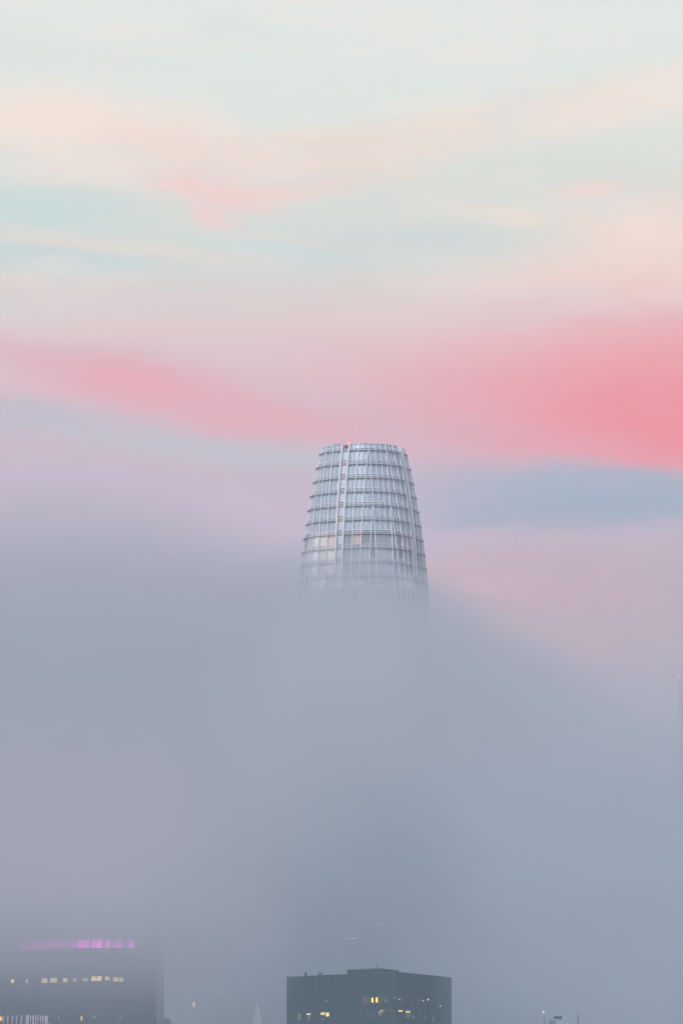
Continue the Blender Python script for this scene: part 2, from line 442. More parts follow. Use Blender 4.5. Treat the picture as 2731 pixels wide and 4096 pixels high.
# the inside of the crown: a drum and a deck well below the open rim
bm = bmesh.new()
for face in range(4):
    for sg in (-1, 1):
        pass
ring = [P(f, s, ZTOP - 4.5, -.3) for f in range(4) for s in (-8, -4, 0, 4, 8)]
bm.faces.new([bm.verts.new(p) for p in ring])
link_mesh('crown_deck', bm, M_dark, tower)

# curtain wall: one window per bay and floor, each tipped by a hair as real glazing is
rng = random.Random(11)
def bay_edges(z, slot_open):
    L = shape(z)[7]; e = [1.5 if not slot_open else 1.5]
    s = S0 + PITCHF
    while s < L - CORNER - .25: e.append(s); s += PITCHF
    e.append(L - CORNER)
    return e
def window_mesh(bm, face, s0, s1, z0, z1, panes, tilt, mi=0):
    """glass of one bay with its spandrel, and the dark joints between panes"""
    n = max(panes, int(math.ceil(abs(s1 - s0) / 1.0)))
    for (za, zb, o) in ((z0, z1 - 1.25, 0.0), (z1 - 1.22, z1, .0)):
        for i in range(n):
            sa, sb = s0 + (s1 - s0) * i / n, s0 + (s1 - s0) * (i + 1) / n
            vs = [P(face, sa, za, -tilt), P(face, sb, za, -tilt), P(face, sb, zb, tilt), P(face, sa, zb, tilt)]
            f = bm.faces.new([bm.verts.new(v) for v in vs]); f.material_index = 0
    for i in range(1, panes):
        s = s0 + (s1 - s0) * i / panes
        vs = [P(face, s - .04, z0, .03), P(face, s + .04, z0, .03), P(face, s + .04, z1, .03), P(face, s - .04, z1, .03)]
        f = bm.faces.new([bm.verts.new(v) for v in vs]); f.material_index = 1
def glaze(face, sg, k, i, e0, e1):
    zt, zb = ZK[k] + 1.15, ZK[k + 1] + 1.15
    bm = bmesh.new(); window_mesh(bm, face, sg * e0, sg * e1, zb + .02, zt - .02, 3, rng.uniform(-.03, .03))
    mat = M_glass; label = None
    if face == 0 and sg < 0 and i >= 0:
        mat = M_pale
        if k == 6 and i == 0: mat, label = M_rose, 'window with a painted rose reflection'
        elif k == 6 and i == 3: mat = M_rose
    elif face == 0 and sg > 0 and k == 6 and i == 1: mat, label = M_rose, 'window with a painted rose reflection'
    elif face == 1 and sg < 0: mat = M_pale if i < 0 or rng.random() < .25 else M_glass
    o = link_mesh('window', bm, [mat, M_joint], tower)
    if label: o['label'] = label
for face in (0, 1):
    for sg in (-1, 1):
        if face == 1 and sg == 1: floors = range(6, 8)
        else: floors = range(6, 11)
        for k in floors:
            zm = ZK[k] - 1
            e = bay_edges(zm, k <= 8)
            if k >= 9 and sg == 1:
                bm = bmesh.new(); window_mesh(bm, face, -1.5, 1.5, ZK[k + 1] + 1.17, ZK[k] + 1.13, 3, .01)
                link_mesh('window', bm, [M_pale if face == 0 else M_glass, M_joint], tower)
            for i, (e0, e1) in enumerate(zip(e, e[1:])): glaze(face, sg, k, i, e0, e1)
# rounded corners: curved glass without fins
for face, k0, k1 in ((0, 6, 11), (1, 6, 8), (3, 6, 11)):
    for k in range(k0, k1):
        bm = bmesh.new(); zt, zb = ZK[k] + 1.13, ZK[k + 1] + 1.17
        L = shape((zt + zb) / 2)[7]
        for za, zc in ((zb, zt - 1.25), (zt - 1.22, zt)):
            n = 6
            for i in range(n):
                q = []
                for z, j in ((za, i), (za, i + 1), (zc, i + 1), (zc, i)):
                    Lz = shape(z)[7]; q.append(bm.verts.new(P(face, Lz - CORNER + 2 * CORNER * j / n, z, 0)))
                bm.faces.new(q)
        for j in (1, 2):
            q = [bm.verts.new(P(face, shape(z)[7] - CORNER + 2 * CORNER * j / 3 + d, z, .03)) for z, d in ((zb, -.05), (zb, .05), (zt, .05), (zt, -.05))]
            f = bm.faces.new(q); f.material_index = 1
        link_mesh('corner_window', bm, [M_glass, M_joint], tower)
# everything the fog hides or the far sides: the same wall in one piece
bm = bmesh.new()
def plain(face, sa_f, sb_f, z0, z1, o=0):
    zs = levels(z0, z1, 1)
    for za, zb in zip(zs, zs[1:]):
        n = 10
        for i in range(n):
            q = []
            for z, j in ((za, i), (za, i + 1), (zb, i + 1), (zb, i)):
                a, b = sa_f(z), sb_f(z); q.append(bm.verts.new(P(face, a + (b - a) * j / n, z, o)))
            bm.faces.new(q)
for face in range(4):
    plain(face, lambda z: -shape(z)[7], lambda z: shape(z)[7], 0, ZK[11] + 1.1)
    plain(face, lambda z: -shape(z)[7], lambda z: shape(z)[7], ZK[11] + 1.1, ZK[6] + 1.14, -.18 if face in (0, 1, 3) else 0)
o = link_mesh('curtain_wall', bm, M_glass, tower); o['kind'] = 'stuff'

# small lamps and lit rooms of the tower
def project(v):
    d = v - CAM; y = d.y * math.cos(PITCH) + d.z * math.sin(PITCH); z = -d.y * math.sin(PITCH) + d.z * math.cos(PITCH)
    return 1365.5 + F * d.x / y, 2048 - F * z / y
def facade_point(px, py):
    best = None
    for face in (0, 1):
        for i in range(-60, 61):
            s = i * .28
            z = at(px, py, TY - 15).z
            if abs(s) > shape(z)[7]: continue
            for dz in [j * .5 - 4 for j in range(17)]:
                a, b = project(P(face, s, z + dz) + tower.location)
                e = (a - px) ** 2 + (b - py) ** 2
                if best is None or e < best[0]: best = (e, face, s, z + dz)
    return best[1:]
def c1(x, y): return 1150 + x / 2.412, 1750 + y / 2.412
def c2(x, y): return 1150 + x / 2.412, 2100 + y / 2.412
def tower_lamp(pt, wd, h, mat, name, off=.1, parent=tower):
    face, s, z = facade_point(*pt)
    bm = bmesh.new(); ribbon(bm, face, lambda q: s - wd / 2, lambda q: s + wd / 2, [z - h / 2, z + h / 2], off - .08, off)
    return link_mesh(name, bm, mat, parent)
M_green = glow('green lamp', (70, 235, 110), 1.6); M_violet = glow('violet strip', (120, 110, 235), 1.4)
M_warm = glow('warm room', (255, 214, 190), 1.3); M_redsign = glow('red sign', (255, 120, 140), 1.2)
for x, y in ((905, 787), (920, 787), (897, 801), (976, 805), (932, 788)): tower_lamp(c1(x, y), .28, .2, M_green, 'green_lamp')
for x, y in ((960, 365), (1046, 380), (1072, 378), (1143, 383), (1166, 388), (1276, 408)): tower_lamp(c2(x, y), .12, 1.4, M_violet, 'violet_lamp')
for x, y, w_, m_ in ((630, 556, 1.0, M_warm), (700, 560, .9, M_warm), (718, 560, .35, M_redsign), (733, 557, .7, M_redsign), (752, 556, .5, M_redsign), (792, 549, .4, M_redsign)):
    tower_lamp(c2(x, y), w_, .75, m_, 'lit_pane')
for x, y in ((350, 546), (330, 600)): tower_lamp(c2(x, y), .22, .22, glow('small lamp', (255, 240, 230), 6), 'small_lamp')
def ball(name, loc, r, mat, parent=None):
    bm = bmesh.new(); bmesh.ops.create_icosphere(bm, subdivisions=2, radius=r, matrix=Matrix.Translation(loc))
    return link_mesh(name, bm, mat, parent, True)
M_red = glow('red beacon', (255, 60, 70), 9)
ball('beacon', P(0, .45, ZTOP + .55, -.9), .3, M_red, tower)
ball('beacon', P(1, -.75, ZTOP + .1, -1.2), .22, M_red, tower)
def boxmesh(bm, x0, x1, y0, y1, z0, z1):
    v = [bm.verts.new((x, y, z)) for x in (x0, x1) for y in (y0, y1) for z in (z0, z1)]
    for f in ((0, 1, 3, 2), (4, 6, 7, 5), (0, 4, 5, 1), (2, 3, 7, 6), (0, 2, 6, 4), (1, 5, 7, 3)): bm.faces.new([v[i] for i in f])
bm = bmesh.new(); p = P(0, -4.6, ZTOP, -1.4)
boxmesh(bm, p.x - 1.3, p.x + 1.3, p.y - .3, p.y + .3, ZTOP - .8, ZTOP + .42); boxmesh(bm, p.x + .2, p.x + .9, p.y - .2, p.y + .2, ZTOP + .42, ZTOP + .62); boxmesh(bm, p.x - 1.25, p.x - 1.2, p.y, p.y + .05, ZTOP, ZTOP + 1.5)
link_mesh('maintenance_cradle', bm, pbr('cradle grey', (.2, .19, .2), .6)[0], tower)
bm = bmesh.new(); p = P(0, 6.0, ZTOP, -1.4); boxmesh(bm, p.x - .8, p.x + .8, p.y - .3, p.y + .3, ZTOP - .8, ZTOP + .35)
link_mesh('rooftop_hatch', bm, pbr('ochre hatch', (.42, .27, .16), .6)[0], tower)

# ------------------------------------------------------------------ spire at the frame's edge
def empty(name, loc, **kw):
    o = bpy.data.objects.new(name, None); COL.objects.link(o); o.location = loc; tag(o, **kw); return o
def prism(bm, pts, z0, z1, pts1=None):
    """plan outline pts raised from z0 to z1 (outline pts1 at the top)"""
    pts1 = pts1 or pts
    a = [bm.verts.new((*p, z0)) for p in pts]; b = [bm.verts.new((*p, z1)) for p in pts1]
    n = len(pts)
    for i in range(n):
        j = (i + 1) % n; bm.faces.new((a[i], a[j], b[j], b[i]))
    bm.faces.new(a[::-1]); bm.faces.new(b)
SY = 1952
def sx(px, py): return at(px, py, SY)
base = at(2712, 2704, SY)
sp = empty('spire_tower', (base.x, SY, 0), label='slender pale tower with a tapering spire, warm lit tip and red beacon above the fog', cat='tower')
q0 = sx(2710, 2728); q1 = sx(2718, 2728); q2 = sx(2728.5, 2823)
slope = (q2.x - q1.x) / (q1.z - q2.z)
zt = q1.z; zb = 95.0
def quad(xl, xr, xm, dep): return [(xl, 0), (xm, -dep * .35), (xr, 0.2), ((xl + xr) / 2, dep * .6)]
wt = q1.x - q0.x; wb = wt + slope * (zt - zb)
ox = q0.x - base.x
bm = bmesh.new(); prism(bm, quad(ox, ox + wb, ox + wb * .62, wb), zb, zt, quad(ox, ox + wt, ox + wt * .62, wt))
link_mesh('spire', bm, weathered('pale metal spire', (.55, .56, .60), .5, .1), sp)
bm = bmesh.new(); prism(bm, [(ox, 0), (ox, -22), (ox + 34, -22), (ox + 34, 14), (ox, 14)], 0, zb - .01)
link_mesh('shaft', bm, weathered('pale glass shaft', (.26, .29, .33), .4, .1), sp)
lz = sx(2712, 2712).z
bm = bmesh.new(); prism(bm, quad(ox + .02, ox + wt - .05, ox + wt * .6, wt * .9), zt + .01, lz)
ln = link_mesh('lantern', bm, glow('warm lantern', (255, 214, 176), .95), sp)
bm = bmesh.new(); boxmesh(bm, ox + wt * .62, ox + wt * .74, -wt * .4, -wt * .3, zt + .05, lz - .02)
link_mesh('lantern_bar', bm, M_dark, ln)
bm = bmesh.new(); prism(bm, quad(ox - .05, ox + wt + .02, ox + wt * .6, wt * 1.05), lz + .01, lz + .28)
link_mesh('cap', bm, pbr('cap grey', (.22, .23, .25), .5)[0], sp)
ball('beacon', (0, -.5, base.z), .24, M_red, sp)
bm = bmesh.new(); boxmesh(bm, -.04 - .05, .0, 0, .08, lz + .29, sx(2712, 2680).z); link_mesh('antenna', bm, M_dark, sp)
bm = bmesh.new(); ar = sx(2716, 2702.5); boxmesh(bm, .1, .75, 0, .15, ar.z - base.z + base.z - .05, ar.z + .1)
link_mesh('arm', bm, pbr('arm grey', (.15, .15, .17), .6)[0], sp)
bm = bmesh.new(); boxmesh(bm, .02, .14, -.05, .2, lz + .29, ar.z + .1); link_mesh('arm_post', bm, M_dark, sp)

# ------------------------------------------------------------------ office facades
def facade_mat(name, glassc, framec, bay, floor, fr_w=.12, fr_h=.22, rough=.25, seed=0, ior=1.5):
    """bands of glass and spandrel: U runs along the wall, V up it (metres)"""
    m, n, p = pbr(name, glassc, rough, 0, ior=ior)
    tc = n.new('ShaderNodeTexCoord'); s = n.new('ShaderNodeSeparateXYZ'); n.link(tc.outputs['UV'], s.inputs[0])
    fu = n.math('FRACT', n.math('DIVIDE', s.outputs[0], bay)); fv = n.math('FRACT', n.math('DIVIDE', s.outputs[1], floor))
    u = n.math('LESS_THAN', fu, fr_w); v = n.math('LESS_THAN', fv, fr_h)
    k = n.math('MAXIMUM', u, n.math('MULTIPLY', v, .55))
    cell = n.new('ShaderNodeCombineXYZ'); n.link(n.math('FLOOR', n.math('DIVIDE', s.outputs[0], bay)), cell.inputs[0]); n.link(n.math('FLOOR', n.math('DIVIDE', s.outputs[1], floor)), cell.inputs[1])
    wn = n.new('ShaderNodeTexWhiteNoise', noise_dimensions='2D'); n.link(cell.outputs[0], wn.inputs['Vector'])
    g1 = n.mix(wn.outputs[0], tuple(c * .7 for c in glassc), tuple(c * 1.5 for c in glassc))
    n.link(n.mix(k, g1, framec), p.inputs['Base Color'])
    return m
def wall_uv(bm):
    uvl = bm.loops.layers.uv.verify()
    for f in bm.faces:
        f.normal_update()
        t = Vector((-f.normal.y, f.normal.x, 0)); t = t.normalized() if t.length > .1 else Vector((1, 0, 0))
        for lp in f.loops: lp[uvl].uv = (lp.vert.co.dot(t), lp.vert.co.z)
def hit(px, py, p0, n):
    d = at(px, py, 1000) - CAM
    return CAM + d * ((p0 - CAM).dot(n) / d.dot(n))
def pane(name, root, x0, x1, y0, y1, p0, n, mat, proud=.05):
    """a pane lying on a wall, given by the rectangle it fills in the photograph"""
    c = [hit(x, y, p0, n) - root.location for x, y in ((x0, y1), (x1, y1), (x1, y0), (x0, y0))]
    c[0].z = c[1].z = (c[0].z + c[1].z) / 2; c[2].z = c[3].z = (c[2].z + c[3].z) / 2
    bm = bmesh.new(); a = [bm.verts.new(v + n * proud) for v in c]; b = [bm.verts.new(v - n * .1) for v in c]
    bm.faces.new(a); bm.faces.new(b[::-1])
    for i in range(4):
        j = (i + 1) % 4; bm.faces.new((a[i], b[i], b[j], a[j]))
    return link_mesh(name, bm, mat, root)

# black office block
BY = 1400
C = at(1585, 3890, BY)
def roofpt(px, py, zr):
    """point at roof height zr that shows at (px, py)"""
    d = at(px, py, 1000) - CAM
    return CAM + d * ((zr - CAM.z) / d.z)
Lp = roofpt(1148, 3909.5, C.z); Rp = roofpt(1804, 3912, C.z)
blk = empty('office_block', (C.x, C.y, 0), label='black glass office block with a raised roof storey and a few lit windows', cat='office building')
def rel(v): return (v.x - C.x, v.y - C.y)
back = (rel(Lp)[0] + rel(Rp)[0], rel(Lp)[1] + rel(Rp)[1])
M_black = facade_mat('black glass wall', (.002, .019, .031), (.005, .028, .042), 1.15, 3.15, .10, .3, .35)
bm = bmesh.new(); prism(bm, [(0, 0), rel(Rp), back, rel(Lp)], 0, C.z); bm.normal_update(); wall_uv(bm)
wall_o = link_mesh('wall', bm, M_black, blk)
nL = Vector((rel(Lp)[1], -rel(Lp)[0], 0)).normalized(); nR = Vector((-rel(Rp)[1], rel(Rp)[0], 0)).normalized()
if nL.y > 0: nL = -nL
if nR.y > 0: nR = -nR
# upright ribs on both faces
bm = bmesh.new()
for end, nn in ((Lp, nL), (Rp, nR)):
    e = Vector((*rel(end), 0)); n_ = int(e.length / 1.6)
    for i in range(n_ + 1):
        c = e * ((i + .0) / n_) ; t = e.normalized() * .05
        prism(bm, [tuple((c - t)[:2]), tuple((c + t)[:2]), tuple((c + t + nn * .05)[:2]), tuple((c - t + nn * .05)[:2])], 60, C.z + .05)
link_mesh('wall_rib', bm, pbr('black rib', (.003, .024, .036), .5)[0], blk)
bm = bmesh.new(); prism(bm, [(0, -.35), (rel(Rp)[0] + .3, rel(Rp)[1]), (back[0], back[1] + .3), (rel(Lp)[0] - .3, rel(Lp)[1])], C.z + .06, C.z + .16)
link_mesh('parapet', bm, pbr('grey green coping', (.09, .12, .125), .5)[0], blk)
zp = at(1515, 3876, BY + 6).z
K_ = roofpt(1515, 3876, zp); KL = roofpt(1388, 3881.5, zp); KR = roofpt(1591.5, 3884.5, zp)
bm = bmesh.new(); kb = (rel(KL)[0] + rel(KR)[0] - rel(K_)[0], rel(KL)[1] + rel(KR)[1] - rel(K_)[1])
prism(bm, [rel(K_), rel(KR), kb, rel(KL)], C.z - 1, zp); bm.normal_update(); wall_uv(bm)
ph = link_mesh('roof_storey', bm, facade_mat('roof storey cladding', (.002, .019, .031), (.005, .028, .042), 2.2, 9, .06, .05, .4), blk)
bm = bmesh.new(); prism(bm, [(rel(K_)[0], rel(K_)[1] - .2), (rel(KR)[0] + .2, rel(KR)[1]), kb, (rel(KL)[0] - .2, rel(KL)[1])], zp + .01, zp + .2)
link_mesh('coping', bm, pbr('coping green', (.09, .12, .12), .5)[0], ph)
for px, y0, y1, w_ in ((1497, 3868, 3877, .07), (1507, 3858, 3877, .08)):
    t = roofpt(px, 3877, zp); top = at(px, y0, t.y).z
    bm = bmesh.new(); boxmesh(bm, t.x - C.x - w_, t.x - C.x + w_, t.y - C.y + 1, t.y - C.y + 1 + w_, zp, top)
    link_mesh('antenna', bm, pbr('antenna grey', (.12, .14, .15), .5)[0], blk)
t = roofpt(1484, 3877, zp)
bm = bmesh.new(); bmesh.ops.create_cone(bm, cap_ends=True, segments=12, radius1=.38, radius2=.1, depth=.25, matrix=Matrix.Translation((t.x - C.x, t.y - C.y + 1, zp + .35)) @ Matrix.Rotation(R(80), 4, 'X'))
boxmesh(bm, t.x - C.x - .04, t.x - C.x + .04, t.y - C.y + 1, t.y - C.y + 1.08, zp, zp + .3)
link_mesh('satellite_dish', bm, pbr('dish', (.3, .33, .34), .5)[0], blk)
for px, h, w_ in ((1222, .55, .35), (1281, .45, .6)):
    t = roofpt(px, 3906, C.z)
    bm = bmesh.new(); bmesh.ops.create_cone(bm, cap_ends=True, segments=12, radius1=w_ * .6, radius2=w_ * .6, depth=h, matrix=Matrix.Translation((t.x - C.x, t.y - C.y + 2.5, C.z + .6 + h / 2)))
    boxmesh(bm, t.x - C.x - w_ * .9, t.x - C.x + w_ * .9, t.y - C.y + 2, t.y - C.y + 3, C.z + .3, C.z + .75)
    link_mesh('roof_vent', bm, pbr('vent', (.1, .12, .13), .6)[0], blk)
def c5(x, y): return 1100 + x / 2.0907, 3820 + y / 2.0907
LW = {'o': glow('orange lamp', (255, 165, 50), 7.0), 'y': glow('warm lit window', (250, 215, 140), 1.5), 'd': glow('dim lit window', (175, 165, 140), .36),
      'm': glow('half lit room', (150, 128, 120), .30), 'g': glow('green exit lamp', (40, 215, 120), 1.2), 'w': glow('white lamp', (235, 240, 245), .9), 'p': glow('dim violet room', (140, 115, 145), .30)}
WIN = [('o', 811, 819, 360, 376), ('o', 811, 819, 379, 394), ('o', 847, 855, 360, 376), ('o', 847, 855, 379, 394),
 ('m', 728, 780, 348, 412), ('m', 787, 808, 348, 412), ('m', 822, 844, 348, 412), ('m', 870, 896, 350, 408), ('m', 910, 940, 346, 392), ('y', 922, 934, 382, 390),
 ('g', 427, 434, 378, 389), ('g', 750, 756, 352, 362), ('g', 855, 860, 347, 356), ('g', 1000, 1004, 357, 368), ('g', 1195, 1198, 374, 382),
 ('d', 192, 217, 487, 544), ('y', 267, 298, 490, 499), ('d', 273, 296, 503, 550), ('y', 386, 417, 481, 490), ('y', 386, 415, 493, 500), ('d', 390, 406, 530, 546),
 ('y', 427, 453, 482, 491), ('y', 428, 451, 494, 513), ('d', 867, 881, 474, 511), ('y', 867, 880, 474, 481), ('d', 885, 900, 465, 508), ('y', 886, 900, 463, 471),
 ('y', 1032, 1041, 461, 474), ('y', 1050, 1060, 461, 474), ('y', 1093, 1101, 468, 482), ('d', 1093, 1102, 484, 525), ('y', 1113, 1122, 468, 482), ('d', 1113, 1122, 484, 525),
 ('d', 1150, 1154, 500, 524), ('d', 1157, 1162, 512, 538), ('d', 1317, 1323, 515, 552), ('y', 1376, 1381, 423, 432), ('y', 1034, 1040, 368, 375), ('d', 1434, 1440, 545, 560),
 ('p', 755, 782, 486, 530), ('p', 795, 818, 486, 530), ('d', 1256, 1262, 515, 540), ('d', 1198, 1202, 512, 535), ('m', 1210, 1216, 362, 390), ('y', 1234, 1238, 378, 386), ('m', 1255, 1259, 364, 385),
 ('y', 1276, 1280, 366, 380), ('m', 1308, 1312, 366, 388), ('m', 1072, 1080, 362, 402), ('m', 1050, 1058, 362, 402), ('w', 968, 978, 147, 152), ('d', 950, 980, 460, 470), ('d', 905, 925, 461, 470)]
for kind, x0, x1, y0, y1 in WIN:
    (a, b), (c_, d_) = c5(x0, y0), c5(x1, y1)
    right = a > 1585
    nm = {'o': 'amber_lamp', 'g': 'exit_lamp', 'w': 'roof_lamp'}.get(kind, 'lit_window')
    if kind == 'w':
        kn = Vector((rel(KR)[1] - rel(K_)[1], -(rel(KR)[0] - rel(K_)[0]), 0)).normalized()
        if kn.y > 0: kn = -kn
        pane(nm, blk, a, c_, b, d_, K_, kn, LW[kind]); continue
    pane(nm, blk, a, c_, b, d_, C, nR if right else nL, LW[kind], .12)

# bowed high-rise in the fog with a purple lit top storey
HY = 1000
Hc = at(400, 3900, HY)
hi_ = empty('high_rise', (Hc.x, HY, 0), label='bowed grey high-rise fading into fog, top storey glowing purple above a row of lit windows', cat='office building')
pm = at(401, 3900, HY).x - at(400, 3900, HY).x
def hplan(px): return ((px - 400) * pm, 7.5 * abs((px - 400) / 335) ** 2)
front = [hplan(px) for px in range(-420, 626, 25)] + [hplan(625)]
front = [p for i, p in enumerate(front) if i == 0 or p[0] > front[i - 1][0] + .01]
ztop = at(400, 3714, HY).z
outline = front + [(front[-1][0], 46), (front[0][0], 46)]
bm = bmesh.new(); prism(bm, outline, 0, ztop); bm.normal_update(); wall_uv(bm)
link_mesh('wall', bm, facade_mat('grey green glass wall', (.02, .085, .11), (.06, .16, .19), .62, 3.5, .3, .25, .3), hi_)
bm = bmesh.new()
for i in range(0, 170):
    px = -400 + i * 7.6 * .8
    if px > 622: break
    x, y = hplan(px); prism(bm, [(x - .035, y - .2), (x + .035, y - .2), (x + .035, y + .05), (x - .035, y + .05)], 60, ztop)
link_mesh('wall_rib', bm, pbr('rib', (.12, .15, .16), .5)[0], hi_)
def bowed_pane(name, x0, x1, y0, y1, mat):
    bm = bmesh.new(); n = max(1, int((x1 - x0) / 15)); rows = []
    for i in range(n + 1):
        px = x0 + (x1 - x0) * i / n; x, y = hplan(px)
        zt_, zb_ = at(px, y0, HY + y).z, at(px, y1, HY + y).z
        rows.append([bm.verts.new((x, y - .28, zb_)), bm.verts.new((x, y - .28, zt_)), bm.verts.new((x, y + .02, zt_)), bm.verts.new((x, y + .02, zb_))])
    for p, q in zip(rows, rows[1:]):
        for i in range(4):
            j = (i + 1) % 4; bm.faces.new((p[i], p[j], q[j], q[i]))
    bm.faces.new(rows[0]); bm.faces.new(rows[-1][::-1])
    return link_mesh(name, bm, mat, hi_)
def c3(x, y): return x / 2.24, 3650 + y / 2.24
PUR = {}
for x0, x1, st in ((150, 215, .7), (220, 290, .6), (296, 380, .85), (386, 450, .6), (456, 560, 1.0), (568, 630, .8), (636, 690, 1.2), (696, 800, 3.0), (818, 870, 3.2), (872, 915, 4.2), (920, 934, 1.8), (944, 992, 2.7), (1010, 1048, 1.7), (1052, 1095, 2.0), (1110, 1136, 1.0), (1146, 1204, 1.9), (1210, 1240, .6)):
    if st not in PUR: PUR[st] = glow('purple lit storey', (230, 62, 214), st * PURPLE)
    (a, b), (c_, d_) = c3(x0, 245), c3(x1, 322)
    yo = .0001 * (((a + c_) / 2 - 400) ** 2)
    bowed_pane('purple_panel', a, c_, b + yo - 2, d_ + yo - 2, PUR[st])
for x0, x1 in ((640, 700), (706, 800), (815, 905), (915, 965)):  # faint glowing panels added for the magenta glow above the lit storey
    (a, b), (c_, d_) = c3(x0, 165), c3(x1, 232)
    bowed_pane('purple_panel', a, c_, b, d_, glow('purple glow band', (230, 80, 215), .35 * PURPLE))
HW = {s: glow('lit office window', (255, 226, 160), s * HLIT) for s in (.5, .8, 1.0, 1.5)}
for x0, x1, y0, y1, st in ((76, 103, 600, 632, 1.5), (218, 238, 600, 630, .8), (368, 420, 590, 632, 1.0), (445, 508, 587, 628, 1.0), (565, 607, 588, 628, 1.0), (655, 690, 587, 620, .5), (742, 764, 586, 618, .8), (770, 790, 586, 618, .8),
                           (820, 866, 573, 613, 1.5), (870, 913, 572, 612, 1.5), (948, 968, 573, 606, 1.5), (971, 990, 580, 608, .8), (1017, 1060, 582, 618, 1.0), (1064, 1108, 584, 621, .8), (728, 742, 930, 968, .8)):
    (a, b), (c_, d_) = c3(x0, y0), c3(x1, y1)
    bowed_pane('lit_window', a, c_, b, d_, HW[st])
for x, y in ((528, 945), (848, 935), (1030, 490), (1082, 940)):
    a, b = c3(x, y); bowed_pane('teal_lamp', a - 2, a + 2, b - 5, b + 5, glow('teal lamp', (60, 190, 170), .8 * HLIT))

# pale building with a jagged fin roofline
JY = 800
j0 = at(0, 4090, JY)
jag = empty('pale_building', (j0.x, JY, 0), label='pale building with a jagged row of white roof fins in front of the bowed high-rise', cat='building')
pj = at(1, 4090, JY).x - j0.x
zbase = at(90, 4082, JY).z
bm = bmesh.new(); prism(bm, [(-14, 0), (191 * pj, 0), (191 * pj, 18), (-14, 18)], 0, zbase); bm.normal_update(); wall_uv(bm)
link_mesh('wall', bm, facade_mat('pale green wall', (.26, .36, .37), (.42, .46, .48), .55, 3.4, .35, .2, .6), jag)
M_roof_fin = weathered('white roof fin', (.62, .60, .66), .6)
def c9(x): return x / 6.03
for x0, x1, yt, ledge in ((-60, -40, 4063, 0), (-30, -12, 4066, 0), (85, 106, 4062, -1), (190, 212, 4062, -1), (298, 318, 4062, 1), (402, 424, 4062, 1), (520, 545, 4061, 0), (640, 708, 4059.5, 0), (733, 760, 4062, 1), (786, 830, 4062, -1), (852, 888, 4062, 0), (915, 940, 4062, 1), (975, 1003, 4062.5, -1), (1030, 1062, 4063.5, 0), (1090, 1156, 4064, 0)):
    xa, xb = c9(x0) * pj, c9(x1) * pj; zt_ = at(90, yt, JY).z
    bm = bmesh.new(); y_ = -.12
    boxmesh(bm, xa, xb, -.5, .3, zbase - .9, zt_)
    if ledge:
        w_ = (c9(30)) * pj
        a_, b_ = (xa - w_, xa) if ledge < 0 else (xb, xb + w_)
        v = [bm.verts.new(p) for p in ((a_, -.3, zbase), (b_, -.3, zbase), (b_ if ledge < 0 else a_, -.3, zbase + (zt_ - zbase) * .55), (a_, 0, zbase), (b_, 0, zbase), (b_ if ledge < 0 else a_, 0, zbase + (zt_ - zbase) * .55))]
        bm.faces.new((v[0], v[1], v[2])); bm.faces.new((v[5], v[4], v[3])); bm.faces.new((v[0], v[3], v[4], v[1])); bm.faces.new((v[1], v[4], v[5], v[2])); bm.faces.new((v[2], v[5], v[3], v[0]))
    link_mesh('roof_fin', bm, M_roof_fin, jag)
bm = bmesh.new(); boxmesh(bm, c9(0) * pj, c9(60) * pj, -.45, -.3, at(5, 4084, JY).z, at(5, 4067, JY).z)
link_mesh('lit_opening', bm, glow('amber opening', (255, 190, 120), 1.1), jag)

# blocks that barely show through the fog
def ghost(name, px0, px1, py, Y, col, label, depth=30, slant=0, cat='building', bay=3.2, flo=3.8):
    a, b = at(px0, py, Y), at(px1, py, Y)
    r = empty(name, (a.x, Y, 0), label=label, cat=cat)
    wd = b.x - a.x
    bm = bmesh.new(); prism(bm, [(0, slant), (wd, 0), (wd, depth), (0, depth + slant)], 0, a.z); bm.normal_update(); wall_uv(bm)
    link_mesh('wall', bm, facade_mat(name + ' wall', col, tuple(min(.9, c * 1.9) for c in col), bay, flo, .3, .35, .5), r)
    bm = bmesh.new(); prism(bm, [(-.25, slant - .25), (wd + .25, -.25), (wd + .25, depth + .2), (-.25, depth + slant)], a.z + .02, a.z + .7)
    link_mesh('parapet', bm, pbr(name + ' coping', tuple(min(.8, c * 2.2) for c in col), .6)[0], r)
    return r, a, wd
g1, ga, gw = ghost('slab_block', 655, 905, 3990, 1625, (.2, .22, .25), 'wide flat roofed block lost in fog between the bowed high-rise and the thin pyramid')
bm = bmesh.new(); c_ = at(775, 4018, 1625); boxmesh(bm, c_.x - ga.x - .35, c_.x - ga.x + .35, -.3, -.05, c_.z - .6, c_.z + .6)
link_mesh('lit_window', bm, glow('lit window in fog', (255, 225, 180), 3), g1)
g2, gb, gw2 = ghost('low_block', 626, 672, 4090, 1060, (.06, .09, .1), 'small dark flat roof beside the foot of the bowed high-rise', 14)
g3, gc, gw3 = ghost('wide_block', 1890, 2159, 3992, 1700, (.07, .1, .12), 'broad dim block in fog between the black office block and the cooling drum roof')
for px, py, m_ in ((2172, 4047, None),):
    pass
g4, gd, gw4 = ghost('long_block', 2395, 2716, 4045, 1690, (.1, .13, .15), 'long low block in fog behind the thin mast')
g5, ge, gw5 = ghost('edge_block', 2717, 2990, 3900, 1670, (.07, .1, .11), 'tall dim block in fog rising beside the long low block')
bm = bmesh.new(); c_ = at(2319, 4038, 1560)
